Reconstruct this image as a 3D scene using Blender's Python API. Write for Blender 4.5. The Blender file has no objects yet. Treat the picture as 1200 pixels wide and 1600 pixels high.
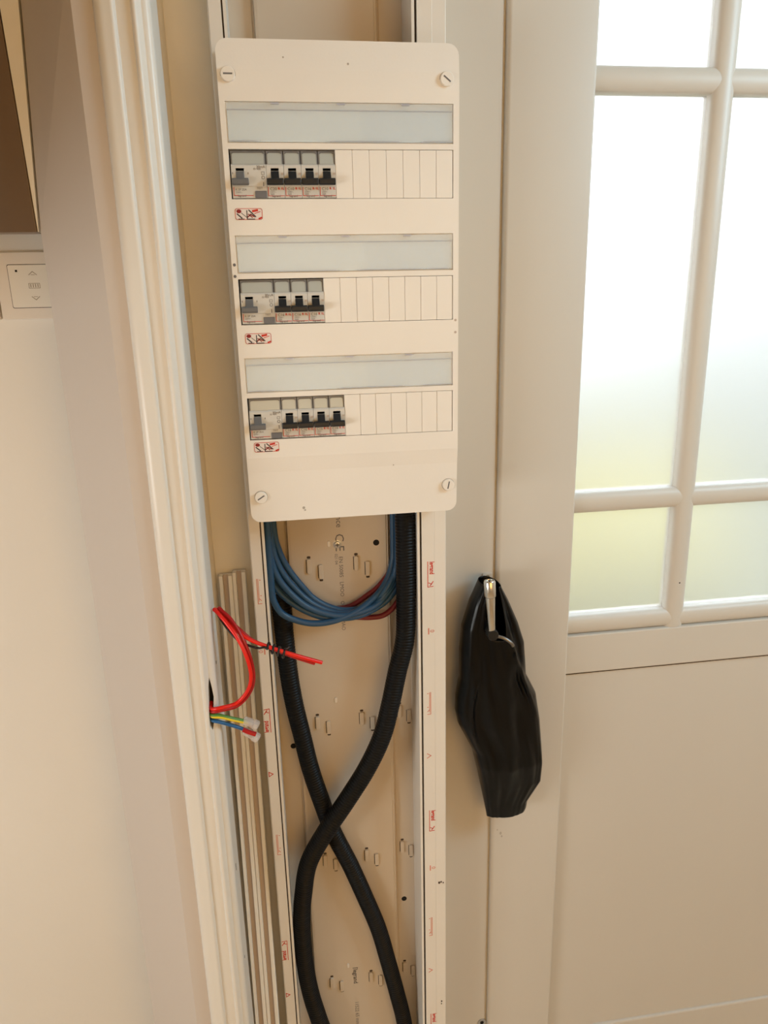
import bpy, bmesh, math, random
from mathutils import Vector, Matrix, noise
from math import sin, cos, pi
random.seed(7)
SC = bpy.context.scene
COL = SC.collection

# ---------------------------------------------------------------- camera
YAW, PITCH, ROLL, FPX = 0.1369445, -0.2781297, -0.0245448, 1124.7585
fw = Vector((sin(YAW)*cos(PITCH), cos(YAW)*cos(PITCH), sin(PITCH)))
r0 = Vector((cos(YAW), -sin(YAW), 0)); u0 = r0.cross(fw)
rt = r0*cos(ROLL) + u0*sin(ROLL); up = u0*cos(ROLL) - r0*sin(ROLL)
cam_d = bpy.data.cameras.new('camera'); cam = bpy.data.objects.new('camera', cam_d); COL.objects.link(cam)
cam.matrix_world = Matrix(((rt.x, up.x, -fw.x, 0), (rt.y, up.y, -fw.y, 0), (rt.z, up.z, -fw.z, 1.5), (0, 0, 0, 1)))
cam_d.sensor_fit = 'HORIZONTAL'; cam_d.sensor_width = 36; cam_d.lens = FPX/1200*36
cam_d.clip_start = 0.02; cam_d.clip_end = 200
SC.camera = cam

# ---------------------------------------------------------------- colour management, sky, lights
SC.view_settings.view_transform = 'Standard'; SC.view_settings.look = 'None'
SC.view_settings.gamma = 1.0; SC.view_settings.exposure = 0.0; SC.view_settings.use_curve_mapping = False

w = bpy.data.worlds.new('sky'); SC.world = w; w.use_nodes = True
nt = w.node_tree; nt.nodes.clear()
wo = nt.nodes.new('ShaderNodeOutputWorld'); wb = nt.nodes.new('ShaderNodeBackground')
tc = nt.nodes.new('ShaderNodeTexCoord'); sx = nt.nodes.new('ShaderNodeSeparateXYZ'); cr = nt.nodes.new('ShaderNodeValToRGB')
nt.links.new(tc.outputs['Generated'], sx.inputs[0]); nt.links.new(sx.outputs['Z'], cr.inputs[0])
cr.color_ramp.elements[0].position = 0.0; cr.color_ramp.elements[0].color = (0.95, 0.97, 1.0, 1)
cr.color_ramp.elements[1].position = 0.6; cr.color_ramp.elements[1].color = (0.80, 0.90, 1.0, 1)
nt.links.new(cr.outputs[0], wb.inputs['Color']); wb.inputs['Strength'].default_value = 3.2
nt.links.new(wb.outputs[0], wo.inputs[0])

def area(name, loc, target, sx_, sy_, power, color):
    d = bpy.data.lights.new(name, 'AREA'); d.shape = 'RECTANGLE'; d.size = sx_; d.size_y = sy_
    d.energy = power; d.color = color
    o = bpy.data.objects.new(name, d); COL.objects.link(o); o.location = loc
    o.rotation_euler = (Vector(target) - Vector(loc)).to_track_quat('-Z', 'Y').to_euler()
    return o
area('rear_fill_light', (0.7, -2.3, 1.55), (0.1, 0.9, 1.2), 2.0, 1.2, 24, (1.0, 0.56, 0.155))  # added warm fill from the rear, not a real window
area('kitchen_counter_light', (-1.50, -0.05, 1.08), (0.1, 0.85, 1.10), 1.0, 0.36, 16, (0.97, 1.0, 0.97))
area('cool_fill_light', (1.50, 0.05, 2.05), (0.25, 0.93, 1.45), 0.6, 0.5, 15, (0.52, 0.81, 0.98))  # added cool fill for the upper door and board, no window there

# ---------------------------------------------------------------- materials
def mat(name, color, rough=0.5, metal=0.0, bump=0.0, bscale=60.0, var=0.0, vscale=4.0, spec=0.5, trans=0.0, ior=1.45, coat=0.0, stretch=(1, 1, 1)):
    m = bpy.data.materials.new(name); m.use_nodes = True
    n = m.node_tree.nodes; l = m.node_tree.links; p = n['Principled BSDF']
    p.inputs['Base Color'].default_value = (*color, 1); p.inputs['Roughness'].default_value = rough
    p.inputs['Metallic'].default_value = metal; p.inputs['Specular IOR Level'].default_value = spec
    p.inputs['Transmission Weight'].default_value = trans; p.inputs['IOR'].default_value = ior
    p.inputs['Coat Weight'].default_value = coat
    if var or bump:
        t = n.new('ShaderNodeTexCoord'); mp = n.new('ShaderNodeMapping'); mp.inputs['Scale'].default_value = stretch
        l.new(t.outputs['Object'], mp.inputs[0])
    if var:
        x = n.new('ShaderNodeTexNoise'); x.inputs['Scale'].default_value = vscale; x.inputs['Detail'].default_value = 3
        l.new(mp.outputs[0], x.inputs['Vector'])
        r = n.new('ShaderNodeValToRGB'); r.color_ramp.elements[0].position = 0.3; r.color_ramp.elements[1].position = 0.7
        r.color_ramp.elements[0].color = (*[c*(1-var) for c in color], 1)
        r.color_ramp.elements[1].color = (*[min(1, c*(1+var*0.5)) for c in color], 1)
        l.new(x.outputs['Fac'], r.inputs[0]); l.new(r.outputs[0], p.inputs['Base Color'])
    if bump:
        x2 = n.new('ShaderNodeTexNoise'); x2.inputs['Scale'].default_value = bscale; x2.inputs['Detail'].default_value = 4
        l.new(mp.outputs[0], x2.inputs['Vector'])
        b = n.new('ShaderNodeBump'); b.inputs['Strength'].default_value = bump; b.inputs['Distance'].default_value = 0.002
        l.new(x2.outputs['Fac'], b.inputs['Height']); l.new(b.outputs[0], p.inputs['Normal'])
    return m
M = dict(
    wall=mat('cream_wall_paint', (0.82, 0.79, 0.745), 0.75, bump=0.12, bscale=120, var=0.03, vscale=3),
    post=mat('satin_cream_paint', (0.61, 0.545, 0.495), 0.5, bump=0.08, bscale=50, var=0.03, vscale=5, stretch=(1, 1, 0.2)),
    casing=mat('gloss_cream_paint', (0.79, 0.755, 0.70), 0.32, bump=0.10, bscale=30, var=0.03, vscale=6, stretch=(1, 1, 0.15)),
    tan=mat('bare_cream_wall', (0.92, 0.85, 0.72), 0.75, bump=0.15, bscale=70, var=0.05, vscale=7),
    door=mat('door_paint', (0.645, 0.595, 0.53), 0.38, bump=0.05, bscale=25, var=0.025, vscale=4, stretch=(1, 1, 0.2)),
    plate=mat('white_board_plastic', (0.89, 0.84, 0.78), 0.36, bump=0.04, bscale=400, var=0.015, vscale=12),
    trunk=mat('white_trunking_plastic', (0.80, 0.74, 0.67), 0.4, var=0.03, vscale=10),
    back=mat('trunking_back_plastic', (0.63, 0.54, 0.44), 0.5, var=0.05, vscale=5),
    strip=mat('white_strip_plastic', (0.92, 0.88, 0.82), 0.45, var=0.03, vscale=10),
    strip_in=mat('pinkish_strip_groove', (0.55, 0.45, 0.38), 0.6),
    breaker=mat('breaker_grey_white', (0.66, 0.635, 0.59), 0.45, var=0.02, vscale=60),
    window=mat('breaker_label_window', (0.47, 0.49, 0.46), 0.12, coat=0.4),
    windowf=mat('breaker_window_frame', (0.24, 0.24, 0.25), 0.3),
    lever=mat('black_lever_plastic', (0.012, 0.014, 0.018), 0.42),
    leverg=mat('grey_lever_plastic', (0.15, 0.15, 0.155), 0.45),
    green=mat('green_indicator', (0.08, 0.17, 0.10), 0.4),
    testb=mat('grey_test_button', (0.16, 0.16, 0.175), 0.45),
    dark=mat('dark_recess', (0.015, 0.014, 0.016), 0.7),
    hole=mat('hole_black', (0.01, 0.009, 0.008), 0.9),
    print=mat('grey_print', (0.16, 0.15, 0.15), 0.6),
    printb=mat('black_print', (0.06, 0.055, 0.06), 0.6),
    red=mat('red_print', (0.62, 0.035, 0.02), 0.6),
    redl=mat('light_red_print', (0.68, 0.20, 0.14), 0.6),
    redd=mat('dark_red_print', (0.28, 0.02, 0.02), 0.6),
    sticker=mat('sticker_white', (0.84, 0.76, 0.72), 0.4),
    paper=mat('label_paper', (0.93, 0.96, 0.96), 0.5),
    paper2=mat('bare_insert', (0.84, 0.88, 0.91), 0.5),
    seam_shade=mat('dark_seam_and_shade', (0.06, 0.042, 0.03), 0.7),  # dark joints, chips and slots, plus the painted shadow under the rail
    blue=mat('blue_cable_sheath', (0.022, 0.075, 0.155), 0.38, var=0.08, vscale=20),
    dred=mat('dark_red_cable_sheath', (0.15, 0.010, 0.014), 0.4),
    rwire=mat('bright_red_wire', (0.80, 0.012, 0.006), 0.3),
    rwire2=mat('deep_red_wire', (0.42, 0.005, 0.007), 0.3),
    bwire=mat('black_wire', (0.012, 0.010, 0.010), 0.4),
    bluew=mat('blue_wire', (0.02, 0.12, 0.32), 0.32),
    greenw=mat('green_wire', (0.10, 0.27, 0.05), 0.35),
    yellow=mat('yellow_wire_stripe', (0.80, 0.58, 0.02), 0.35),
    conduit=mat('black_corrugated_plastic', (0.006, 0.006, 0.0065), 0.45, spec=0.22),
    bag=mat('black_plastic_film', (0.0022, 0.0022, 0.0024), 0.28, bump=0.30, bscale=45, spec=0.26, stretch=(1.6, 1.6, 0.5)),
    chrome=mat('brushed_chrome', (0.72, 0.71, 0.68), 0.22, metal=1.0),
    chromed=mat('dark_chrome', (0.22, 0.21, 0.20), 0.3, metal=1.0),
    pivot=mat('black_chrome', (0.03, 0.03, 0.03), 0.3, metal=0.6),
    steel=mat('zinc_screw', (0.55, 0.55, 0.56), 0.35, metal=0.9),
    cab=mat('dark_brown_cabinet_gloss', (0.16, 0.105, 0.068), 0.35, var=0.15, vscale=2.5),
    switch=mat('switch_plastic', (0.80, 0.735, 0.665), 0.35),
    switch2=mat('switch_insert_plastic', (0.83, 0.79, 0.72), 0.3),
    scuff=mat('grey_scuff', (0.46, 0.41, 0.35), 0.7),
    floor=mat('light_floor', (0.66, 0.57, 0.45), 0.5, var=0.06, vscale=2),
    ceil=mat('ceiling_paint', (0.60, 0.55, 0.49), 0.85),
    yard=mat('pale_paving', (0.185, 0.18, 0.13), 0.9, var=0.08, vscale=0.6),
    hedge=mat('hedge_leaves', (0.54, 0.455, 0.155), 0.8, var=0.25, vscale=3),
    backdrop=mat('backdrop_grey', (0.36, 0.36, 0.33), 0.9),
)
def clear(name, color, alpha, rough=0.08):
    m = bpy.data.materials.new(name); m.use_nodes = True
    n = m.node_tree.nodes; l = m.node_tree.links; p = n['Principled BSDF']; out = n['Material Output']
    p.inputs['Base Color'].default_value = (*color, 1); p.inputs['Roughness'].default_value = rough
    t = n.new('ShaderNodeBsdfTransparent'); mx = n.new('ShaderNodeMixShader'); mx.inputs[0].default_value = alpha
    l.new(t.outputs[0], mx.inputs[1]); l.new(p.outputs[0], mx.inputs[2]); l.new(mx.outputs[0], out.inputs[0])
    return m
M['flap'] = clear('clear_row_flap', (0.80, 0.86, 0.88), 0.30, 0.10)
M['cap'] = clear('clear_connector_plastic', (0.85, 0.80, 0.78), 0.42, 0.08)
M['glass'] = mat('frosted_glass', (0.97, 0.98, 0.97), 0.52, trans=1.0, ior=1.25)
_n = M['glass'].node_tree.nodes; _l = M['glass'].node_tree.links
_t = _n.new('ShaderNodeBsdfTranslucent'); _t.inputs['Color'].default_value = (0.9, 0.91, 0.9, 1)
_m = _n.new('ShaderNodeMixShader'); _m.inputs[0].default_value = 0.10
_l.new(_n['Principled BSDF'].outputs[0], _m.inputs[1]); _l.new(_t.outputs[0], _m.inputs[2]); _l.new(_m.outputs[0], _n['Material Output'].inputs[0])

# ---------------------------------------------------------------- helpers
def link(name, bm, m, parent=None, smooth=None, bevel=0.0):
    bmesh.ops.recalc_face_normals(bm, faces=bm.faces)
    me = bpy.data.meshes.new(name); bm.to_mesh(me); bm.free()
    for mm in (m if isinstance(m, (list, tuple)) else [m]): me.materials.append(mm)
    o = bpy.data.objects.new(name, me); COL.objects.link(o)
    if parent is not None: o.parent = parent
    if smooth is not None:
        me.polygons.foreach_set('use_smooth', [True]*len(me.polygons)); me.set_sharp_from_angle(angle=math.radians(smooth))
    if bevel:
        b = o.modifiers.new('bevel', 'BEVEL'); b.width = bevel; b.segments = 2; b.limit_method = 'ANGLE'; b.angle_limit = math.radians(40)
    return o
def tag(o, label, cat, group=None):
    o['label'] = label; o['category'] = cat
    if group: o['group'] = group
    return o
def empty(name, loc, label, cat, group=None):
    o = bpy.data.objects.new(name, None); COL.objects.link(o); o.location = (0, 0, 0); o.empty_display_size = 0.02
    o['base'] = list(loc)
    return tag(o, label, cat, group)
def struct(o):
    o['kind'] = 'structure'; return o
def box(bm, x0, x1, y0, y1, z0, z1, mi=0):
    v = [bm.verts.new((x, y, z)) for x in (x0, x1) for y in (y0, y1) for z in (z0, z1)]
    for f in ((0, 1, 3, 2), (4, 6, 7, 5), (0, 4, 5, 1), (2, 3, 7, 6), (0, 2, 6, 4), (1, 5, 7, 3)):
        bm.faces.new([v[i] for i in f]).material_index = mi
    return v
def B(*a, mi=0):
    bm = bmesh.new(); box(bm, *a, mi=mi); return bm
def prism(bm, pts, a0, a1, axis='z', mi=0):
    """extrude a closed outline: axis z -> pts are (x,y); axis y -> pts (x,z); axis x -> pts (y,z)"""
    def P(p, a): return {'z': (p[0], p[1], a), 'y': (p[0], a, p[1]), 'x': (a, p[0], p[1])}[axis]
    lo = [bm.verts.new(P(p, a0)) for p in pts]; hi = [bm.verts.new(P(p, a1)) for p in pts]
    n = len(pts)
    bm.faces.new(lo).material_index = mi; bm.faces.new(hi[::-1]).material_index = mi
    for i in range(n): bm.faces.new((lo[i], lo[(i+1) % n], hi[(i+1) % n], hi[i])).material_index = mi
def PR(pts, a0, a1, axis='z'):
    bm = bmesh.new(); prism(bm, pts, a0, a1, axis); return bm
def rrect(x0, x1, z0, z1, r, n=6):
    out = []
    for cx, cz, a in ((x1-r, z1-r, 0), (x0+r, z1-r, 90), (x0+r, z0+r, 180), (x1-r, z0+r, 270)):
        for i in range(n+1):
            t = math.radians(a + 90*i/n); out.append((cx + r*cos(t), cz + r*sin(t)))
    return out
def spline(pts, per=10):
    P = [Vector(p) for p in pts]; out = []
    Q = [P[0]*2-P[1]] + P + [P[-1]*2-P[-2]]
    for i in range(1, len(Q)-2):
        a, b, c, d = Q[i-1], Q[i], Q[i+1], Q[i+2]
        for k in range(per):
            t = k/per
            out.append(0.5*((2*b) + (c-a)*t + (2*a-5*b+4*c-d)*t*t + (3*b-a-3*c+d)*t**3))
    out.append(P[-1]); return out
def tube(bm, path, rad, seg=12, mi=0, cap=True):
    rings = []; n = len(path); prev = None
    for i, p in enumerate(path):
        t = (path[min(i+1, n-1)] - path[max(i-1, 0)]).normalized()
        if prev is None:
            a = Vector((0, 1, 0)) if abs(t.y) < 0.9 else Vector((1, 0, 0))
            nx = (a - t*a.dot(t)).normalized()
        else:
            nx = (prev - t*prev.dot(t)).normalized()
        prev = nx; ny = t.cross(nx)
        rr = rad(i) if callable(rad) else rad
        rings.append([bm.verts.new(p + (nx*cos(2*pi*k/seg) + ny*sin(2*pi*k/seg))*rr) for k in range(seg)])
    for a, b in zip(rings, rings[1:]):
        for k in range(seg): bm.faces.new((a[k], a[(k+1) % seg], b[(k+1) % seg], b[k])).material_index = mi
    if cap:
        bm.faces.new(rings[0][::-1]).material_index = mi; bm.faces.new(rings[-1]).material_index = mi
def lathe(bm, c, axis, prof, seg=24, mi=0):
    """prof = [(distance along axis, radius)]"""
    ax = Vector(axis).normalized(); a = Vector((1, 0, 0)) if abs(ax.x) < 0.9 else Vector((0, 0, 1))
    nx = (a - ax*a.dot(ax)).normalized(); ny = ax.cross(nx); c = Vector(c); rings = []
    for d, r in prof:
        rings.append([bm.verts.new(c + ax*d + (nx*cos(2*pi*k/seg) + ny*sin(2*pi*k/seg))*max(r, 1e-5)) for k in range(seg)])
    for p, q in zip(rings, rings[1:]):
        for k in range(seg): bm.faces.new((p[k], p[(k+1) % seg], q[(k+1) % seg], q[k])).material_index = mi
    bm.faces.new(rings[0][::-1]).material_index = mi; bm.faces.new(rings[-1]).material_index = mi
def boolean(o, cutter_bm, op='DIFFERENCE'):
    bmesh.ops.recalc_face_normals(cutter_bm, faces=cutter_bm.faces)
    me = bpy.data.meshes.new('cut'); cutter_bm.to_mesh(me); cutter_bm.free()
    c = bpy.data.objects.new('cut', me); COL.objects.link(c)
    md = o.modifiers.new('b', 'BOOLEAN'); md.object = c; md.operation = op; md.solver = 'EXACT'
    dg = bpy.context.evaluated_depsgraph_get(); dg.update()
    new = bpy.data.meshes.new_from_object(o.evaluated_get(dg))
    o.modifiers.clear(); old = o.data; o.data = new
    bpy.data.objects.remove(c); bpy.data.meshes.remove(me); bpy.data.meshes.remove(old)
def text_bm(bm, s, at, size, xd=(1, 0, 0), yd=(0, 0, 1), bold=0.0, align='LEFT', mi=0, sx=1.0, thick=0.00012):
    cu = bpy.data.curves.new('t', 'FONT'); cu.body = s; cu.size = size; cu.align_x = align; cu.align_y = 'CENTER'
    cu.offset = bold*size; cu.resolution_u = 2
    o = bpy.data.objects.new('t', cu); COL.objects.link(o)
    dg = bpy.context.evaluated_depsgraph_get(); dg.update()
    me = bpy.data.meshes.new_from_object(o.evaluated_get(dg))
    X, Y, A = Vector(xd), Vector(yd), Vector(at); N = X.cross(Y)
    vs = [bm.verts.new(A + X*(v.co.x*sx) + Y*v.co.y + N*thick) for v in me.vertices]
    for p in me.polygons:
        try: bm.faces.new([vs[i] for i in p.vertices]).material_index = mi
        except ValueError: pass
    bpy.data.objects.remove(o); bpy.data.curves.remove(cu); bpy.data.meshes.remove(me)
def disc(bm, c, axis, r, h, seg=20, mi=0): lathe(bm, c, axis, [(0, r), (h, r)], seg, mi)
def stroke(bm, pts, wd, y, t=0.00015, mi=0):
    """flat printed line on a plane facing -Y; pts are (x,z)"""
    for (x0, z0), (x1, z1) in zip(pts, pts[1:]):
        d = Vector((x1-x0, z1-z0)); L = d.length
        if L < 1e-7: continue
        d /= L; n = Vector((-d.y, d.x))*wd/2; e = d*wd*0.4
        q = [(x0-e.x+n.x, z0-e.y+n.y), (x1+e.x+n.x, z1+e.y+n.y), (x1+e.x-n.x, z1+e.y-n.y), (x0-e.x-n.x, z0-e.y-n.y)]
        prism(bm, q, y-t, y+0.0002, 'y', mi)

# ---------------------------------------------------------------- room shell
ZT = 2.45
struct(link('floor', B(-1.75, 2.35, -2.75, 1.1, -0.1, 0.0), M['floor']))
struct(link('ceiling', B(-1.75, 2.35, -2.75, 1.1, ZT, ZT+0.1), M['ceil']))
struct(link('wall_rear', B(-1.75, 2.35, -2.75, -2.6, 0, ZT), M['wall']))
struct(link('wall_east', B(2.2, 2.35, -2.6, 1.1, 0, ZT), M['wall']))
struct(link('wall_west', B(-1.75, -1.6, -2.6, 1.1, 0, ZT), M['wall']))
struct(link('wall_kitchen', B(-1.6, -0.20, 1.0, 1.1, 0, ZT), M['wall']))
struct(link('wall_back', B(-0.20, 0.2995, 0.935, 1.1, 0, ZT), M['tan']))
bm = bmesh.new(); box(bm, 0.2995, 2.2, 0.935, 1.1, 2.13, ZT); box(bm, 1.262, 2.2, 0.935, 1.1, 0, 2.13)
struct(link('wall_right', bm, M['wall']))
# end of the kitchen partition: a splayed wall face; its left edge runs out of plumb above the cabinet's foot
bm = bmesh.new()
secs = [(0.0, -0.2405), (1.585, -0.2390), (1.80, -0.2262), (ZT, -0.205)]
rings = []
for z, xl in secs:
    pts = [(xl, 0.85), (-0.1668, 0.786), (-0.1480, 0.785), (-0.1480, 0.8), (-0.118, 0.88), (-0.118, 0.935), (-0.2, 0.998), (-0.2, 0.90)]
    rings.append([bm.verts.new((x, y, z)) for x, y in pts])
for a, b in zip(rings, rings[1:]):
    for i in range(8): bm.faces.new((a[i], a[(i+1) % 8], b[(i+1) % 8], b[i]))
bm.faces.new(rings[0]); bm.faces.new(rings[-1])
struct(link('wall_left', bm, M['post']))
# moulded casing with a ragged cable hole on its return face
prof = [(-0.1480, 0.7848)]
def arc(cx, cy, rx, ry, a0, a1, n):
    return [(cx + rx*cos(math.radians(a0+(a1-a0)*i/n)), cy + ry*sin(math.radians(a0+(a1-a0)*i/n))) for i in range(n+1)]
prof += arc(-0.1372, 0.7850, 0.0104, 0.0085, 180, 270, 8)
prof += arc(-0.1310, 0.7790, 0.0032, 0.0030, 250, 360, 6)
prof += [(-0.1270, 0.7805), (-0.1140, 0.7800)]
prof += arc(-0.1105, 0.7795, 0.0030, 0.0035, 180, 330, 8)
prof += arc(-0.1045, 0.7890, 0.0075, 0.0070, 270, 360, 6)
prof += [(-0.0970, 0.800), (-0.0975, 0.842), (-0.1100, 0.846), (-0.1180, 0.880), (-0.1480, 0.880)]
bm = PR(prof, 0.0, 2.3)
cas = struct(link('trim_casing', bm, M['casing']))
hb = bmesh.new()
hp = [(-0.1042, 1.087), (-0.1022, 1.072), (-0.1012, 1.060), (-0.1026, 1.046), (-0.1030, 1.030), (-0.1058, 1.017), (-0.1082, 1.024), (-0.1080, 1.040), (-0.1070, 1.058), (-0.1062, 1.074)]
prism(hb, hp, 0.765, 0.812, 'y')
boolean(cas, hb)
cas.data.materials.clear(); cas.data.materials.append(M['casing'])
cas.data.polygons.foreach_set('use_smooth', [True]*len(cas.data.polygons)); cas.data.set_sharp_from_angle(angle=math.radians(28))
bm = bmesh.new(); prism(bm, hp, 0.7945, 0.8118, 'y')
link('hole_shade', bm, M['hole'], cas)  # black plug puts the hole's inner darkness into colour
# chips and nail marks in the casing paint
bm = bmesh.new()
for (z, s) in ((0.795, 0.0035), (0.80, 0.002), (0.648, 0.0018), (1.094, 0.002)):
    prism(bm, [(0.8035+0.004*cos(a)*0.5, z + s*sin(a)) for a in [i*pi/4+0.2 for i in range(8)]], -0.0973, -0.0968, 'x')
link('paint_chip', bm, M['seam_shade'], cas)
bead = arc(-0.1095, 0.935, 0.0075, 0.010, 180, 360, 8)
struct(link('trim_bead', PR(bead, 0, ZT), M['tan'], smooth=40))

# ---------------------------------------------------------------- glazed door
door = bpy.data.objects.new('door_1', None); COL.objects.link(door); struct(door)
tag(door, 'cream glazed door with frosted panes and white glazing bars', 'door')
ST, RX = (0.2864, 0.3978), 1.1455
def stile_prof(x0, x1, y0, y1, r=0.006):
    return [(x0, y1), (x0, y0+r)] + arc(x0+r, y0+r, r, r, 180, 270, 6)[1:] + arc(x1-0.003, y0+0.003, 0.003, 0.003, 270, 360, 4) + [(x1, y1)]
link('stile', PR(stile_prof(ST[0], ST[1], 0.925, 0.967), 0.012, 2.1), M['door'], door, smooth=30)
link('stile', PR(stile_prof(RX, 1.255, 0.925, 0.967), 0.012, 2.1), M['door'], door, smooth=30)
link('rail', B(ST[1], RX, 0.9345, 0.967, 0.9565, 1.0195), M['door'], door, bevel=0.002)
link('rail', B(ST[1], RX, 0.9345, 0.967, 0.012, 0.2425), M['door'], door, bevel=0.003)
link('rail', B(ST[1], RX, 0.9345, 0.967, 2.04, 2.1), M['door'], door, bevel=0.002)
link('panel', B(ST[1], RX, 0.9395, 0.963, 0.2425, 0.9565), M['door'], door)
bm = bmesh.new(); box(bm, ST[1], RX, 0.9385, 0.940, 0.9535, 0.9566)
link('lip_shadow_strip', bm, M['seam_shade'], door)  # dark strip painted as the shadow under the rail's lip
# glazing bars: half-round with flats
def bar_h(z0, z1, x0, x1, flat=False):
    c = (z0+z1)/2; h = (z1-z0)/2
    pts = [(0.962, z0), (0.9465, z0)] + [(0.9445-0.0085*sin(math.radians(a)), c - h*cos(math.radians(a))) for a in range(0, 181, 15)] + [(0.9465, z1), (0.962, z1)]
    bm = bmesh.new(); prism(bm, pts, x0, x1, 'x'); return bm
def bar_v(x0, x1, z0, z1):
    c = (x0+x1)/2; h = (x1-x0)/2
    pts = [(x0, 0.962), (x0, 0.9465)] + [(c - h*cos(math.radians(a)), 0.944-0.0090*sin(math.radians(a))) for a in range(0, 181, 15)] + [(x1, 0.9465), (x1, 0.962)]
    return PR(pts, z0, z1)
VB = [0.5725, 0.7590, 0.9455]
for z0, z1 in ((1.0195, 1.0480), (1.2085, 1.2380), (1.7470, 1.7765)):
    link('glazing_bar', bar_h(z0, z1, ST[1], RX), M['door'], door, smooth=35)
for c in VB: link('glazing_bar', bar_v(c-0.0148, c+0.0148, 1.0195, 2.04), M['door'], door, smooth=35)
xs = [ST[1]] + [v for c in VB for v in (c-0.0148, c+0.0148)] + [RX]
for i in range(4):
    for z0, z1 in ((1.048, 1.2085), (1.238, 1.747), (1.7765, 2.04)):
        link('glass_pane', B(xs[2*i]-0.004, xs[2*i+1]+0.004, 0.9535, 0.9575, z0-0.004, z1+0.004), M['glass'], door)
bm = bmesh.new(); disc(bm, (0.5730, 0.9352, 1.0915), (0, -1, 0), 0.0011, 0.0003)
link('nail_hole', bm, M['hole'], door)
# door frame post between trunking and door, with the dark shut line
fr = struct(link('trim_frame', PR([(0.2012, 0.935), (0.2012, 0.931)] + [(0.2765, 0.931)] + arc(0.2806, 0.9338, 0.004, 0.0028, 270, 360, 5) + [(0.2848, 0.955), (0.2995, 0.9565), (0.2995, 1.0), (0.20, 1.0), (0.20, 0.9349)], 0, 2.13), M['door'], smooth=30))
struct(link('trim_lintel', B(0.2995, 1.262, 0.970, 1.0, 2.09, 2.13), M['door']))
struct(link('trim_shut_line', B(0.2846, 0.2866, 0.9420, 0.9560, 0.0, 2.1), M['seam_shade']))

# outside, seen blurred through the frosted panes
struct(link('ground_yard', B(-14, 16, 1.3, 30, -0.25, -0.15), M['yard']))
bm = bmesh.new(); rnd = random.Random(3)
bmesh.ops.create_grid(bm, x_segments=40, y_segments=24, size=0.5)
for v in bm.verts:
    x, z = v.co.x, v.co.y
    v.co = Vector((0.3 + x*3.4, 3.2 - 0.35*cos(pi*z) + 0.25*noise.noise(Vector((x*7, z*5, 1))), -0.15 + (z+0.5)*(1.05 + 0.12*noise.noise(Vector((x*5, 3, 2))))))
hd = link('hedge', bm, M['hedge'], smooth=80); tag(hd, 'yellow-green hedge blurred behind the frosted door glass', 'hedge'); hd['kind'] = 'stuff'

struct(link('wall_added_backdrop', PR([(-9, -0.2), (14, -0.2), (14, 2.9), (5.6, 2.5), (3.0, 1.35), (-9, 0.9)], 7.0, 7.3, 'y'), M['backdrop']))  # added backdrop, its sloped top dims the panes towards the right

# ---------------------------------------------------------------- kitchen corner: cabinet, added light blocker and switches
cab = empty('wall_cabinet', (-0.4, 1.0, 1.58), 'dark brown wall cabinet in the upper left corner above the switches', 'cabinet')
link('body', B(-0.62, -0.2480, 0.868, 1.0, 1.605, 2.3), M['switch'], cab)
link('door', PR([(-0.62, 1.583), (-0.2419, 1.583), (-0.2465, 1.77), (-0.2590, 2.3), (-0.62, 2.3)], 0.846, 0.866, 'y'), M['cab'], cab, bevel=0.0008)
link('end_strip', PR([(-0.2413, 1.5835), (-0.2405, 1.5835), (-0.2280, 1.80), (-0.2115, 2.3), (-0.2575, 2.3), (-0.2456, 1.77)], 0.8475, 0.866, 'y'), M['switch2'], cab)
blocker = empty('light_blocker', (-0.9, 1.0, 1.5), 'unseen dark box added beyond the left edge to block light', 'cabinet')  # added out of view to shade the top of the splayed wall face
link('body', B(-1.55, -0.66, 0.15, 1.0, 1.42, 2.3), M['cab'], blocker, bevel=0.002)
def switch(x0, x1, label, insert):
    s = empty('wall_switch', (x0, 1.0, 1.495), label, 'switch', 'switches on the kitchen wall')
    link('plate', PR(rrect(x0, x1, 1.4952, 1.5748, 0.003), 0.9925, 1.0, 'y'), M['switch'], s, bevel=0.001)
    a, b = x0+0.0150, x0+0.0150+0.056
    link('insert_gap', PR(rrect(a-0.0007, b+0.0007, 1.5085, 1.5604, 0.002), 0.9921, 0.995, 'y'), M['seam_shade'], s)
    link('insert', PR(rrect(a, b, 1.5092, 1.5597, 0.002), 0.9915, 0.995, 'y'), M['switch2'], s)
    if insert:
        bm = bmesh.new(); box(bm, a+0.0085, a+0.0110, 0.9912, 0.992, 1.5515, 1.5540); link('indicator_light', bm, M['hole'], s)
        bm = bmesh.new(); cx = a+0.0285; y = 0.9914; g = M['testb']
        for dz, sg in ((1.5500, 1), (1.5200, -1)):
            stroke(bm, [(cx-0.0045, dz-sg*0.002), (cx, dz+sg*0.0018), (cx+0.0045, dz-sg*0.002)], 0.0009, y)
            stroke(bm, [(cx-0.0020, dz-sg*0.002), (cx+0.0020, dz-sg*0.002)], 0.0007, y)
        stroke(bm, [(cx-0.0062, 1.5322), (cx+0.0066, 1.5322), (cx+0.0066, 1.5378), (cx-0.0062, 1.5378), (cx-0.0062, 1.5322)], 0.0006, y)
        for k in range(4): stroke(bm, [(cx-0.0040+k*0.0028, 1.5335), (cx-0.0040+k*0.0028, 1.5366)], 0.0011, y)
        link('button_icon', bm, mat('faint_icon_print', (0.42, 0.36, 0.29), 0.6), s)
switch(-0.3392, -0.2532, 'cream shutter switch with arrow icons beside the blurred wall edge', True)
switch(-0.4282, -0.3418, 'cream switch plate cut off by the left photo edge, next to the shutter switch', False)

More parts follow.
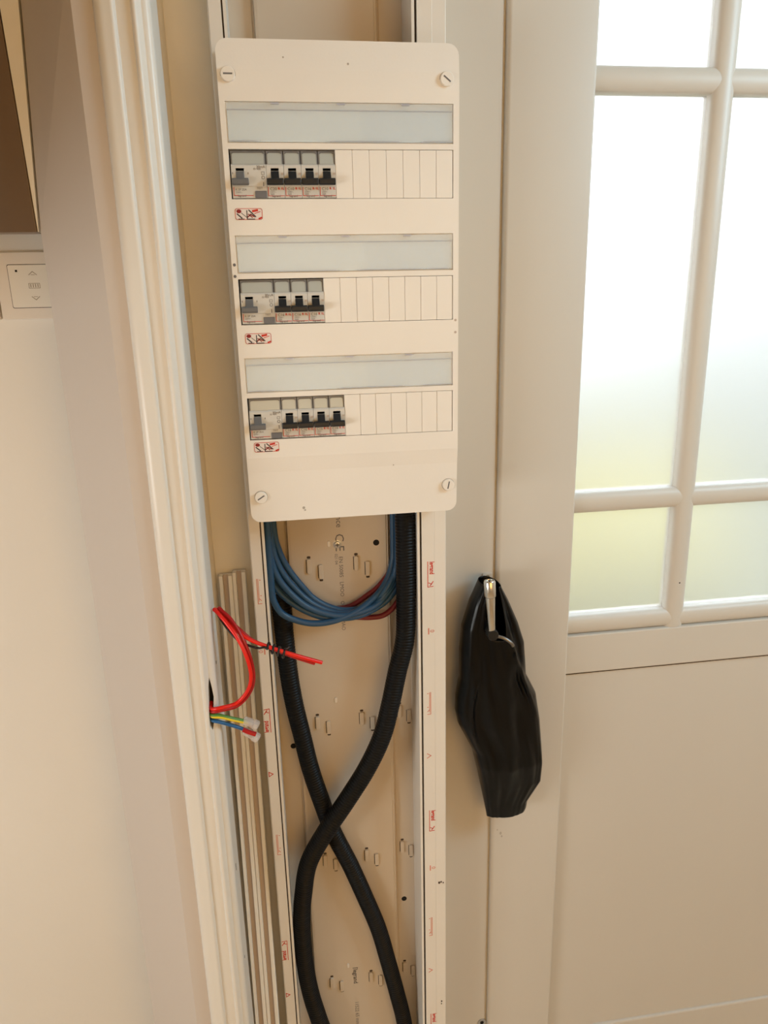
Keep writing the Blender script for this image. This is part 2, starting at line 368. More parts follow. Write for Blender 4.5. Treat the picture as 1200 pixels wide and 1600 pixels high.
# ---------------------------------------------------------------- cable trunking
tr = empty('cable_trunking', (0.075, 0.93, 0), 'open white cable trunking running floor to ceiling behind the fuse board', 'trunking')
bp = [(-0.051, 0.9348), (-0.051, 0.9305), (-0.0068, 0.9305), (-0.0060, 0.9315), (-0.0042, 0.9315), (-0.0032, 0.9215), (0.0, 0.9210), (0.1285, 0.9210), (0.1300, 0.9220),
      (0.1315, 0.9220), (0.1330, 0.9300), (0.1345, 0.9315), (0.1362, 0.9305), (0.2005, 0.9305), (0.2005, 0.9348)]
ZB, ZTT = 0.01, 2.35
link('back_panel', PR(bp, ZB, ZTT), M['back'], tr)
link('side_wall', PR([(-0.051, 0.9304), (-0.051, 0.8715), (-0.0495, 0.870), (-0.0368, 0.870), (-0.0368, 0.8745), (-0.0350, 0.8745), (-0.0350, 0.8705), (-0.0318, 0.8705), (-0.0318, 0.9304)], ZB, ZTT), M['trunk'], tr)
link('side_wall', PR([(0.1625, 0.9304), (0.1625, 0.8705), (0.1657, 0.8705), (0.1657, 0.8755), (0.1683, 0.8755), (0.1683, 0.8700), (0.1845, 0.8700), (0.1850, 0.8706), (0.1995, 0.8712), (0.2005, 0.8722), (0.2005, 0.9304)], ZB, ZTT), M['trunk'], tr)
bm = bmesh.new(); box(bm, -0.0367, -0.0351, 0.8738, 0.8748, ZB, ZTT); box(bm, 0.1658, 0.1682, 0.8748, 0.8758, ZB, ZTT)
link('cover_groove', bm, M['seam_shade'], tr)
tabs_x = [(0.0228, 0.0384, 0.921), (0.0868, 0.1022, 0.921), (0.1462, 0.1600, 0.9305)]
for k in range(5):
    for xa, xb, yy in tabs_x:
        for x, dz, sg in ((xa, 1.1651, 1), (xb, 1.1563, -1)):
            z = dz - 0.2397*k
            if xb > 0.15: x -= 0.0022
            bm = bmesh.new()
            pts = rrect(x-0.0030, x+0.0030, z-0.0105, z+0.0105, 0.0022, 4)
            prism(bm, pts, yy-0.0030, yy+0.001, 'y')
            t = link('retaining_tab', bm, M['back'], tr, bevel=0.0008)
            bm = bmesh.new(); zz = z + sg*0.0125
            prism(bm, rrect(x-0.0022, x+0.0026, zz-0.0016, zz+0.0016, 0.0012, 3), yy-0.0002, yy+0.001, 'y')
            prism(bm, rrect(x-0.0039, x-0.0031, z-0.0095, z+0.0095, 0.0003, 2), yy-0.0002, yy+0.001, 'y')
            link('tab_slot', bm, M['seam_shade'], t)
for x, z, yy in ((-0.0140, 0.8849, 0.9305), (-0.0168, 0.5363, 0.9305), (0.1152, 1.1922, 0.921), (0.1455, 0.5845, 0.9305)):
    bm = bmesh.new(); disc(bm, (x, yy+0.002, z), (0, -1, 0), 0.0042, 0.0024); link('fixing_hole', bm, M['hole'], tr)
for x, z in ((0.0511, 1.195), (0.0507, 0.9592), (0.0501, 0.4765)):
    bm = bmesh.new(); prism(bm, rrect(x-0.0020, x+0.0020, z-0.0042, z+0.0042, 0.0018, 4), 0.9195, 0.922, 'y'); link('moulded_pip', bm, M['trunk'], tr, bevel=0.0006)
bm = bmesh.new(); lathe(bm, (0.0622, 0.9215, 1.1933), (0, -1, 0), [(0, 0.0062), (0.0006, 0.0062), (0.0008, 0.0046), (0.0026, 0.0040), (0.0030, 0.0030)])
scw = link('screw', bm, M['steel'], tr, smooth=30)
bm = bmesh.new()
stroke(bm, [(0.0600, 1.1933), (0.0644, 1.1933)], 0.0011, 0.9184); stroke(bm, [(0.0622, 1.1911), (0.0622, 1.1955)], 0.0011, 0.9184)
link('cross_slot', bm, M['printb'], scw)
DN, RTd = (0, 0, -1), (1, 0, 0)
y = 0.9209
for txt, tx, tz, ts in (('France', 0.0655, 1.2480, 0.0115), ('C E', 0.0650, 1.2085, 0.017), ('EN 50085   LMOO   OCC   TMAO', 0.0660, 1.1760, 0.0075),
                        ('021 04', 0.0600, 1.1800, 0.0055), ('11522 65 mm', 0.0615, 0.3990, 0.0088)):
    bm = bmesh.new(); text_bm(bm, txt, (tx, y, tz), ts, DN, RTd); link('printed_lettering', bm, M['print'], tr)
bm = bmesh.new(); text_bm(bm, 'legrand', (0.0612, y, 0.4665), 0.0100, DN, RTd, bold=0.012)
stroke(bm, [(0.0575, 0.4690), (0.0650, 0.4690), (0.0650, 0.4675)], 0.0009, y); link('printed_lettering', bm, M['printb'], tr)
# red print on the flanges; the left flange carries it upside down relative to the right one
YF = 0.8699
def brand_mark(x, z, s=1):
    """s=1 reads downwards (right flange), s=-1 upwards (left flange); z is the middle"""
    xd = (0, 0, -s); yd = (s, 0, 0); bm = bmesh.new()
    text_bm(bm, 'legrand', (x + s*0.0012, YF, z + s*0.0175), 0.0088, xd, yd, bold=0.03, sx=0.68)
    bx = x - s*0.0042
    stroke(bm, [(bx, z + s*0.0175), (bx, z - s*0.0180), (bx + s*0.0072, z - s*0.0172)], 0.0008, YF)
    stroke(bm, [(x - s*0.0010, z - s*0.0160), (x + s*0.0030, z - s*0.0105)], 0.0011, YF)
    stroke(bm, [(x - s*0.0030, z - s*0.0120), (x + s*0.0010, z - s*0.0140)], 0.0009, YF)
    link('red_brand_mark', bm, M['red'], tr)
def box_mark(x, z, s=1, h=0.017):
    bm = bmesh.new()
    stroke(bm, [(x + s*0.0022, z + h), (x + s*0.0022, z - h), (x - s*0.0024, z - h)], 0.0007, YF)
    stroke(bm, [(x + s*0.0006, z + h), (x + s*0.0006, z - h*0.8)], 0.0006, YF)
    stroke(bm, [(x - s*0.0022, z - h*0.75), (x + s*0.0002, z - h*0.6)], 0.0008, YF)
    for q in (0.9, -0.35): stroke(bm, [(x - s*0.0022, z + h*q), (x - s*0.0015, z + h*q)], 0.0010, YF)
    link('red_outline_mark', bm, M['redl'], tr)
def arrow_mark(x, z, s=1, closed=False):
    bm = bmesh.new(); p = [(x-0.0026, z+0.0036), (x+0.0030, z), (x-0.0026, z-0.0036)]
    if closed: p = p + [p[0]]
    stroke(bm, p, 0.0009, YF); link('red_arrow_mark', bm, M['redl'] if not closed else M['red'], tr)
def code_mark(x, z, s=1):
    bm = bmesh.new(); stroke(bm, [(x - s*0.0030, z+0.004), (x - s*0.0030, z-0.004)], 0.0014, YF)
    text_bm(bm, '0', (x + s*0.0016, YF, z), 0.0085, (0, 0, -s), (s, 0, 0), align='CENTER'); link('red_code_mark', bm, M['redl'], tr)
for z in (1.1604, 0.7769, 0.3935): brand_mark(0.1800, z)
for z in (1.0788, 0.6934): code_mark(0.1795, z)
for z in (0.9697, 0.5847): box_mark(0.1765, z)
for z in (0.8862, 0.5000): arrow_mark(0.1757, z)
for z in (0.9672, 0.5776): brand_mark(-0.0460, z, -1)
for z in (1.1543, 0.7672): box_mark(-0.0432, z, -1)
for z in (0.8840, 0.4928): arrow_mark(-0.0462, z, -1, True)
code_mark(-0.0450, 1.0701, -1)
for x, z, a in ((0.1900, 0.664, 0.0022), (0.1930, 0.665, 0.0016), (0.1962, 0.663, 0.0012), (0.1935, 0.433, 0.0016), (0.1932, 0.428, 0.0012)):
    bm = bmesh.new(); yy = 0.8706 - 0.0002
    prism(bm, [(x + a*cos(t)*0.7, z + a*sin(t)) for t in [i*pi/4 for i in range(8)]], yy, yy+0.003, 'y')
    link('scuff_mark', bm, M['seam_shade'], tr)

# ---------------------------------------------------------------- distribution board
db = empty('distribution_board', (0.081, 0.87, 1.2565), 'white fuse board cover with three rows of breakers fixed over the trunking', 'fuse board')
PX0, PX1, PZ0, PZ1 = -0.0442, 0.2062, 1.2552, 1.7622
side = [(0.8365, PZ1), (0.8335, PZ1-0.028), (0.8330, PZ1-0.045), (0.8330, 1.334), (0.8360, 1.316), (0.8385, PZ0), (0.868, PZ0), (0.868, PZ1)]
bm = bmesh.new(); prism(bm, side, PX0-0.01, PX1+0.01, 'x')
plate = link('cover_plate', bm, M['plate'], db)
boolean(plate, PR(rrect(PX0, PX1, PZ0, PZ1, 0.0115, 5), 0.80, 0.90, 'y'), 'INTERSECT')
MP = 0.0182; RX0 = -0.0374; PITCHZ = 0.1285
rows = []
for k in range(3):
    zt = 1.6600 - PITCHZ*k; rows.append(zt)
    boolean(plate, B(RX0-0.0012, 0.1998, 0.82, 0.90, zt-0.0478, zt+0.0004))
    boolean(plate, B(-0.0385, 0.1998, 0.82, 0.8365, 1.6662-PITCHZ*k, 1.7048-PITCHZ*k))
plate.data.materials.clear(); plate.data.materials.append(M['plate'])
bv = plate.modifiers.new('bevel', 'BEVEL'); bv.width = 0.0011; bv.segments = 2; bv.limit_method = 'ANGLE'; bv.angle_limit = math.radians(50)
link('enclosure', B(-0.030, 0.160, 0.8685, 0.9208, 1.345, 1.70), M['dark'], db)
# shallow margins along the plate sides
for x0, x1 in ((PX0+0.0042, PX0+0.0048), (PX1-0.0062, PX1-0.0055)):
    pass
for x, z, a in ((-0.0333, 1.7289, 0), (0.1925, 1.7277, -38), (-0.0309, 1.2865, 32), (0.1951, 1.2888, 78)):
    yb = 0.8336 if z > 1.5 else 0.8368
    bm = bmesh.new(); lathe(bm, (x, yb+0.0005, z), (0, -1, 0), [(0, 0.0078), (0.0008, 0.0078)])
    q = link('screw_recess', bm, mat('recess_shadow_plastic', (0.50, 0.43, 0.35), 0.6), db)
    bm = bmesh.new(); lathe(bm, (x, yb, z), (0, -1, 0), [(0, 0.0072), (0.0030, 0.0072), (0.0036, 0.0066)])
    f = link('quarter_turn_screw', bm, M['plate'], db, smooth=30)
    t = math.radians(a); bm = bmesh.new(); d = 0.0040
    stroke(bm, [(x-d*cos(t), z-d*sin(t)), (x+d*cos(t), z+d*sin(t))], 0.0015, yb-0.0036); link('screw_slot', bm, M['print'], f)
for k, zt in enumerate(rows):
    z0, z1 = 1.6662-PITCHZ*k, 1.7048-PITCHZ*k
    nblank = (7, 8, 7)[k]; xb = RX0 + MP*(13-nblank)
    c = link('row_cover', B(-0.0373, 0.1988, 0.8326, 0.8338, z0+0.0010, z1-0.0008), M['flap'], db, bevel=0.0004)
    link('label_strip', B(-0.0372, 0.1010, 0.8354, 0.8362, z0+0.0012, z1-0.0070), M['paper'], c)
    link('label_strip', B(0.1012, 0.1986, 0.8356, 0.8362, z0+0.0012, z1-0.0070), M['paper2'], c)
    bm = bmesh.new()
    box(bm, -0.0373, 0.1988, 0.8322, 0.8327, z1-0.0082, z1-0.0076)
    for x0, x1 in ((-0.0373, -0.006), (0.066, 0.142), (0.165, 0.1988)) if k != 1 else ((-0.034, 0.070), (0.093, 0.165), (0.170, 0.195)):
        box(bm, x0, x1, 0.8320, 0.8327, z0+0.0014, z0+0.0020)
    for xx in (0.012, 0.080, 0.148): prism(bm, rrect(xx-0.0045, xx+0.0045, z1-0.0026, z1-0.0010, 0.0006, 2), 0.8318, 0.8328, 'y')
    link('cover_edge', bm, mat('grey_lavender_edge', (0.42, 0.43, 0.50), 0.3), c)
    bm = bmesh.new()
    for i in range(nblank):
        xx = xb + MP*i; box(bm, xx+0.00022, xx+MP-0.00022, 0.8334, 0.842, zt-0.0474, zt)
    link('blanking_plate', bm, M['plate'], db, bevel=0.0003)
    link('blank_backing', B(xb, 0.1994, 0.8345, 0.8380, zt-0.0470, zt-0.0004), M['plate'], db)
    link('row_recess_shade', B(RX0-0.001, 0.1996, 0.8550, 0.8560, zt-0.0477, zt+0.0003), M['dark'], db)  # near-black sheet paints the shade behind the breakers
    # warning pictogram sticker below the row
    sx0, sz1 = -0.0366 + 0.0009*k, zt-0.0566
    if k == 2: sz1 = zt - 0.0503
    ys = 0.8329; s = link('warning_sticker', PR(rrect(sx0, sx0+0.0290, sz1-0.0118, sz1, 0.0022, 4), ys-0.0002, ys+0.0004, 'y'), M['sticker'], db)
    ys -= 0.00025
    bm = bmesh.new(); o = rrect(sx0+0.0005, sx0+0.0285, sz1-0.0113, sz1-0.0005, 0.0020, 4); stroke(bm, o + [o[0]], 0.0005, ys, 0.0001)
    stroke(bm, [(sx0+0.0190, sz1-0.0030), (sx0+0.0235, sz1-0.0022)], 0.0022, ys, 0.0001)
    stroke(bm, [(sx0+0.0205, sz1-0.0055), (sx0+0.0265, sz1-0.0035)], 0.0007, ys, 0.0001)
    stroke(bm, [(sx0+0.0250, sz1-0.0105), (sx0+0.0275, sz1-0.0095)], 0.0016, ys, 0.0001)
    link('red_outline', bm, M['red'], s)
    bm = bmesh.new()
    prism(bm, [(sx0+0.0016+0.0054*(0.5+0.5*cos(t)), sz1-0.0031+0.0020*sin(t)) for t in [i*pi/5 for i in range(10)]], ys-0.0001, ys+0.0002, 'y')
    stroke(bm, [(sx0+0.0130, sz1-0.0090), (sx0+0.0165, sz1-0.0062), (sx0+0.0200, sz1-0.0085)], 0.0012, ys, 0.0001)
    stroke(bm, [(sx0+0.0140, sz1-0.0060), (sx0+0.0180, sz1-0.0092)], 0.0010, ys, 0.0001)
    link('dark_red_figure', bm, M['redd'], s)
    bm = bmesh.new()
    stroke(bm, [(sx0+0.0024, sz1-0.0058), (sx0+0.0070, sz1-0.0098)], 0.0013, ys, 0.0001)
    stroke(bm, [(sx0+0.0068, sz1-0.0048), (sx0+0.0122, sz1-0.0092)], 0.0006, ys, 0.0001)
    stroke(bm, [(sx0+0.0036, sz1-0.0108), (sx0+0.0094, sz1-0.0108)], 0.0008, ys, 0.0001)
    stroke(bm, [(sx0+0.0126, sz1-0.0025), (sx0+0.0126, sz1-0.0110), (sx0+0.0205, sz1-0.0110)], 0.0010, ys, 0.0001)
    stroke(bm, [(sx0+0.0148, sz1-0.0020), (sx0+0.0215, sz1-0.0085)], 0.0012, ys, 0.0001)
    link('black_figure', bm, M['printb'], s)
bm = bmesh.new()
for x, z in ((-0.0412, 1.5467), (-0.0414, 1.5349)): disc(bm, (x, 0.8332, z), (0, -1, 0), 0.0016, 0.0006)
link('vent_hole', bm, M['print'], db)
bm = bmesh.new()
for x, z in ((0.2028, 1.4831), (0.2028, 1.4696)): disc(bm, (x, 0.8332, z), (0, -1, 0), 0.0014, 0.0005)
link('vent_hole', bm, M['strip_in'], db)
bm = bmesh.new(); o = rrect(0.0705, 0.0985, 1.2760, 1.2818, 0.0006, 2); stroke(bm, o+[o[0]], 0.0004, 0.8375); link('moulded_frame', bm, M['plate'], db)
for x, z, r, yy in ((0.0185, 1.2701, 0.0017, 0.8378), (0.0200, 1.2672, 0.0011, 0.8378), (0.023, 1.7455, 0.0009, 0.8345), (0.0890, 1.7405, 0.0011, 0.834), (0.1280, 1.3170, 0.0008, 0.8358)):
    bm = bmesh.new(); disc(bm, (x, yy+0.0005, z), (0, -1, 0), r, 0.0007, 8)
    link('scuff_mark', bm, M['scuff'], db)

# ---------------------------------------------------------------- breakers
ROWN = ('top', 'middle', 'bottom'); ORD = ('first', 'second', 'third', 'fourth')
def window_part(root, x0, wdt, zt):
    bm = bmesh.new(); prism(bm, [(0.8345, zt-0.0140), (0.8365, zt-0.0006), (0.852, zt-0.0006), (0.852, zt-0.0140)], x0+0.0004, x0+wdt-0.0004, 'x')
    f = link('window_frame', bm, M['windowf'], root)
    bm = bmesh.new(); prism(bm, [(0.8338, zt-0.0138), (0.8356, zt-0.0026), (0.838, zt-0.0026), (0.838, zt-0.0138)], x0+0.0018, x0+wdt-0.0018, 'x')
    link('label_window', bm, M['window'], f)
    bm = bmesh.new(); o = [(x0+0.0020, zt-0.0034), (x0+0.0034, zt-0.0024), (x0+wdt-0.0034, zt-0.0024), (x0+wdt-0.0020, zt-0.0034)]
    stroke(bm, o, 0.0007, 0.8349); link('window_tab', bm, M['print'], f)
def lever_part(root, xc, bw, zt, m):
    bm = bmesh.new(); box(bm, xc-0.0046, xc+0.0046, 0.8332, 0.840, zt-0.0310, zt-0.0156)
    link('lever_slot', bm, M['dark'], root)
    bm = bmesh.new(); box(bm, xc-0.0042, xc+0.0042, 0.8322, 0.836, zt-0.0206, zt-0.0180)
    link('state_indicator', bm, M['green'], root)
    bm = bmesh.new()
    prism(bm, [(0.8322, zt-0.0206), (0.8262, zt-0.0290), (0.838, zt-0.0310), (0.838, zt-0.0206)], xc-0.0042, xc+0.0042, 'x')
    prism(bm, [(0.8270, zt-0.0282), (0.8248, zt-0.0295), (0.8245, zt-0.0338), (0.8262, zt-0.0352), (0.8330, zt-0.0340), (0.8330, zt-0.0290)], xc-bw/2, xc+bw/2, 'x')
    link('lever', bm, m, root, bevel=0.0006)
def body_part(root, x0, wdt, zt):
    bm = bmesh.new()
    prism(bm, [(0.8335, zt-0.0140), (0.8322, zt-0.0158), (0.8322, zt-0.0352), (0.8335, zt-0.0362), (0.8335, zt-0.0464), (0.8350, zt-0.0470), (0.854, zt-0.0470), (0.854, zt-0.0140)], x0+0.00012, x0+wdt-0.00012, 'x')
    link('body', bm, M['breaker'], root, bevel=0.0003)
def mcb(x0, zt, label, rating):
    r = empty('circuit_breaker', (x0, 0.85, zt), label, 'circuit breaker', 'narrow breakers on the fuse board')
    body_part(r, x0, MP, zt); window_part(r, x0, MP, zt); lever_part(r, x0+0.0088, 0.0172, zt, M['lever'])
    y = 0.8334; bm = bmesh.new()
    stroke(bm, [(x0+0.0011, zt-0.0360), (x0+0.0011, zt-0.0446), (x0+0.0176, zt-0.0446)], 0.0006, y)
    text_bm(bm, 'R 1L', (x0+0.0112, y, zt-0.0376), 0.0034, bold=0.03); link('red_print', bm, M['red'], r)
    bm = bmesh.new(); text_bm(bm, rating, (x0+0.0028, y, zt-0.0380), 0.0042)
    text_bm(bm, '230V~', (x0+0.0028, y, zt-0.0409), 0.0024); text_bm(bm, '3000', (x0+0.0028, y, zt-0.0431), 0.0022)
    text_bm(bm, 'legrand', (x0+0.0046, y-0.0001, zt-0.0449), 0.0030, bold=0.01); link('rating_print', bm, M['print'], r)
    bm = bmesh.new(); box(bm, x0+0.0154, x0+0.0180, 0.8319, 0.833, zt-0.0243, zt-0.0222); link('rating_tick', bm, M['strip_in'], r)
def rcd(x0, zt, label):
    wd = 2*MP; r = empty('residual_current_breaker', (x0, 0.85, zt), label, 'circuit breaker', 'wide units with grey levers')
    body_part(r, x0, wd, zt); window_part(r, x0, wd, zt); lever_part(r, x0+0.0092, 0.0172, zt, M['leverg'])
    y = 0.8334; bm = bmesh.new(); stroke(bm, [(x0+0.0016, zt-0.0360), (x0+0.0016, zt-0.0442), (x0+0.0215, zt-0.0442)], 0.0006, y); link('red_print', bm, M['red'], r)
    bm = bmesh.new(); yb = 0.8321
    text_bm(bm, '30mA', (x0+0.0262, yb, zt-0.0168), 0.0038); text_bm(bm, 'ID 40A', (x0+0.0232, yb, zt-0.0188), 0.0026)
    stroke(bm, [(x0+0.0312, zt-0.0215), (x0+0.0342, zt-0.0215), (x0+0.0342, zt-0.0240), (x0+0.0312, zt-0.0240), (x0+0.0312, zt-0.0215)], 0.0003, yb)
    o = [(x0+0.0328+0.0015*cos(t), zt-0.0270+0.0015*sin(t)) for t in [i*pi/6 for i in range(13)]]; stroke(bm, o, 0.0004, yb)
    stroke(bm, [(x0+0.0328, zt-0.0318), (x0+0.0328, zt-0.0350)], 0.0008, yb)
    text_bm(bm, 'TEST', (x0+0.0255, y, zt-0.0373), 0.0028); text_bm(bm, 'K 2P 25A', (x0+0.0032, y, zt-0.0385), 0.0030); text_bm(bm, '230V~', (x0+0.0032, y, zt-0.0412), 0.0025)
    text_bm(bm, 'legrand', (x0+0.0052, y-0.0001, zt-0.0445), 0.0030, bold=0.01)
    for dx in (0.0016, 0.0175): stroke(bm, [(x0+dx, zt-0.0222), (x0+dx, zt-0.0236)], 0.0007, yb)
    link('rating_print', bm, M['print'], r)
    bm = bmesh.new(); box(bm, x0+0.0234, x0+0.0357, 0.8322, 0.838, zt-0.0466, zt-0.0398); link('test_button', bm, M['testb'], r, bevel=0.0005)
RAT = (('C20', 'C10', 'C16', 'C10'), ('C16', 'C16', 'C16'), ('C16', 'C16', 'C16', 'C16'))
for k, zt in enumerate(rows):
    rcd(RX0, zt, 'wide residual current breaker with grey lever at the left end of the %s row' % ROWN[k])
    n = len(RAT[k])
    for i in range(n):
        tail = ' beside the grey lever' if i == 0 else (' beside the blank plates' if i == n-1 else '')
        mcb(RX0 + MP*(2+i), zt, '%s black lever breaker from the left in the %s row%s' % (ORD[i], ROWN[k], tail), RAT[k][i])

# ---------------------------------------------------------------- corrugated conduits and cables inside the trunking
def conduit(pts, rad, label):
    path = spline(pts, 16)
    L = [0.0]
    for a, b in zip(path, path[1:]): L.append(L[-1] + (b-a).length)
    N = int(L[-1]/0.00105); res = []; j = 0
    for i in range(N+1):
        s = L[-1]*i/N
        while j < len(L)-2 and L[j+1] < s: j += 1
        t = (s-L[j])/max(1e-9, L[j+1]-L[j]); res.append(path[j].lerp(path[j+1], t))
    bm = bmesh.new(); prof = (0, 0, -0.0017, -0.0017)
    tube(bm, res, lambda i: rad + prof[i % 4], 24)
    tag(link('corrugated_conduit', bm, M['conduit'], smooth=75), label, 'conduit', 'black conduits in the trunking')
CA = [(0.1470, 0.888, 1.335), (0.1490, 0.885, 1.2385), (0.1492, 0.884, 1.1733), (0.1485, 0.884, 1.1188), (0.1462, 0.884, 1.063), (0.1350, 0.884, 1.0158), (0.1243, 0.883, 0.9674), (0.1110, 0.882, 0.9181), (0.0877, 0.881, 0.8688), (0.0565, 0.880, 0.8194), (0.0239, 0.881, 0.7693), (-0.0025, 0.884, 0.7174), (-0.0130, 0.886, 0.6631), (-0.0180, 0.887, 0.6161), (-0.0185, 0.888, 0.5557), (-0.0160, 0.888, 0.5039), (-0.0105, 0.888, 0.4592), (-0.0020, 0.888, 0.4146), (0.012, 0.889, 0.34), (0.022, 0.89, 0.2), (0.024, 0.89, 0.03)]
CB = [(-0.0180, 0.907, 1.130), (-0.0170, 0.906, 1.1038), (-0.0155, 0.908, 1.0655), (-0.0134, 0.908, 1.0165), (-0.0085, 0.908, 0.966), (-0.0002, 0.9075, 0.9137), (0.0085, 0.9075, 0.8597), (0.0216, 0.9075, 0.8035), (0.0370, 0.9075, 0.7452), (0.0598, 0.9075, 0.6838), (0.0804, 0.9075, 0.6205), (0.1000, 0.9075, 0.5551), (0.1136, 0.9075, 0.4887), (0.1269, 0.9075, 0.42), (0.1386, 0.908, 0.3492), (0.146, 0.909, 0.25), (0.148, 0.909, 0.03)]
conduit(CA, 0.0133, 'black corrugated conduit from board\'s right corner, crossing in front to the lower left')
conduit(CB, 0.0128, 'black corrugated conduit crossing behind the other one from upper left to lower right')
def cable(name, pts, r, m, label, cat, group, per=10):
    bm = bmesh.new(); tube(bm, spline(pts, per), r, 12)
    return tag(link(name, bm, m, smooth=60), label, cat, group)
G = 'looped cables under the board'
def up(l, x, y): return [(x, y, 1.325)] + l
b1 = [(-0.0203, 0.900, 1.2298), (-0.0160, 0.900, 1.199), (-0.0057, 0.900, 1.1725), (0.0102, 0.900, 1.1472), (0.0288, 0.900, 1.1242), (0.0554, 0.900, 1.1087), (0.0799, 0.900, 1.1056), (0.1048, 0.900, 1.1116), (0.1259, 0.901, 1.1338), (0.1440, 0.912, 1.1645), (0.150, 0.916, 1.20), (0.152, 0.917, 1.325)]
b2 = [(-0.0249, 0.893, 1.2308), (-0.0224, 0.893, 1.1974), (-0.0124, 0.893, 1.1687), (0.0041, 0.893, 1.1435), (0.0255, 0.893, 1.1213), (0.0533, 0.893, 1.1072), (0.0791, 0.893, 1.1056), (0.1069, 0.895, 1.1119), (0.1277, 0.902, 1.1318), (0.1390, 0.907, 1.1548), (0.143, 0.912, 1.19), (0.144, 0.914, 1.325)]
b3 = [(-0.0275, 0.886, 1.2232), (-0.0261, 0.886, 1.1914), (-0.0183, 0.886, 1.1644), (-0.0018, 0.886, 1.1398), (0.0194, 0.886, 1.1199), (0.0499, 0.886, 1.1068), (0.0756, 0.887, 1.1050), (0.1074, 0.893, 1.1117), (0.1280, 0.902, 1.1270), (0.1440, 0.910, 1.1514), (0.157, 0.915, 1.20), (0.158, 0.916, 1.325)]
b4 = [(-0.0270, 0.899, 1.193), (-0.0232, 0.899, 1.1645), (-0.0113, 0.899, 1.1408), (0.0114, 0.899, 1.1175), (0.0391, 0.899, 1.1015), (0.0678, 0.899, 1.0971), (0.0971, 0.899, 1.1014), (0.1239, 0.902, 1.1173), (0.1425, 0.909, 1.1402), (0.150, 0.910, 1.18), (0.151, 0.910, 1.325)]
b5 = [(-0.0272, 0.891, 1.1812), (-0.0260, 0.891, 1.1572), (-0.0130, 0.891, 1.1366), (0.0082, 0.891, 1.1175), (0.0358, 0.891, 1.1028), (0.0643, 0.891, 1.0984), (0.0932, 0.893, 1.1015), (0.1240, 0.900, 1.1150), (0.1440, 0.9085, 1.1372), (0.158, 0.911, 1.17), (0.159, 0.911, 1.325)]
b6 = [(-0.0276, 0.882, 1.200), (-0.0277, 0.882, 1.1486), (-0.0250, 0.882, 1.1318), (-0.0165, 0.883, 1.1157), (0.0003, 0.884, 1.1047), (0.0210, 0.884, 1.098), (0.0437, 0.884, 1.0978), (0.0667, 0.885, 1.1032), (0.0928, 0.892, 1.1132), (0.1200, 0.905, 1.1323), (0.135, 0.914, 1.1613), (0.138, 0.9165, 1.20), (0.138, 0.9165, 1.325)]
r1 = [(-0.0260, 0.914, 1.25), (-0.0255, 0.912, 1.1699), (-0.0190, 0.910, 1.145), (-0.0066, 0.907, 1.1238), (0.0167, 0.906, 1.1047), (0.0451, 0.906, 1.0947), (0.0742, 0.906, 1.0928), (0.1035, 0.906, 1.0896), (0.1243, 0.906, 1.0932), (0.1430, 0.909, 1.1123), (0.158, 0.918, 1.15), (0.159, 0.92, 1.325)]
r2 = [(-0.0270, 0.920, 1.25), (-0.0200, 0.918, 1.2006), (-0.0120, 0.914, 1.1609), (0.0039, 0.912, 1.1301), (0.0287, 0.911, 1.1109), (0.0575, 0.911, 1.1047), (0.0781, 0.911, 1.1073), (0.0991, 0.911, 1.1201), (0.1172, 0.9125, 1.1333), (0.135, 0.917, 1.1560), (0.145, 0.920, 1.19), (0.146, 0.921, 1.325)]
for n, (l, x, y, lab) in enumerate(((b1, -0.0215, 0.9, 'blue network cable on the innermost, uppermost curve of the hanging bundle'),
        (b2, -0.025, 0.893, 'blue network cable in front, second from the top of the hanging bundle'),
        (b3, -0.0275, 0.886, 'blue network cable in the middle front of the hanging bundle'),
        (b4, -0.0275, 0.899, 'blue network cable fourth from the top, along the lower back of the bundle'),
        (b5, -0.0275, 0.891, 'blue network cable fifth from the top, on the underside of the bundle'),
        (b6, -0.0275, 0.882, 'lone blue network cable sagging lowest below the bundle'))):
    cable('network_cable', up(l, x, y), 0.0043, M['blue'], lab, 'cable', G)
cable('network_cable', r1, 0.0038, M['dred'], 'dark red cable dipping below the blue bundle on the right', 'cable', G)
cable('network_cable', r2, 0.0038, M['dred'], 'dark red cable rising behind the blue bundle at upper right', 'cable', G)

# ---------------------------------------------------------------- plastic channels leaning in the corner
def channel(x0, ytop, ybot, ztop, label, wd=0.0172):
    prof_ = [(0, 0), (0, -0.011), (0.0042, -0.011), (0.0048, -0.0035), (0.0112, -0.0035), (0.0118, -0.011), (wd-0.0012, -0.011), (wd, -0.010), (wd, 0)]
    r = empty('plastic_channel', (x0, 0.93, 0), label, 'trunking', 'plastic channels in the corner')
    def sec(bm, pts, o=0.0):
        lo = [bm.verts.new((x0-0.0012+x, ybot+y-o, 0.0)) for x, y in pts]; hi = [bm.verts.new((x0+x, ytop+y-o, ztop)) for x, y in pts]; n = len(pts)
        bm.faces.new(lo); bm.faces.new(hi[::-1])
        for i in range(n): bm.faces.new((lo[i], lo[(i+1) % n], hi[(i+1) % n], hi[i]))
    bm = bmesh.new(); sec(bm, prof_); link('channel_body', bm, M['strip'], r)
    bm = bmesh.new(); sec(bm, [(0.0049, -0.0034), (0.0049, -0.0042), (0.0111, -0.0042), (0.0111, -0.0034)]); link('groove_floor', bm, M['strip_in'], r)  # darker pinkish floor of the channel groove
channel(-0.0968, 0.930, 0.840, 1.1600, 'left of the two white plastic channels standing in the corner')
channel(-0.0790, 0.930, 0.840, 1.1640, 'right of the two white plastic channels, standing nearer the trunking')

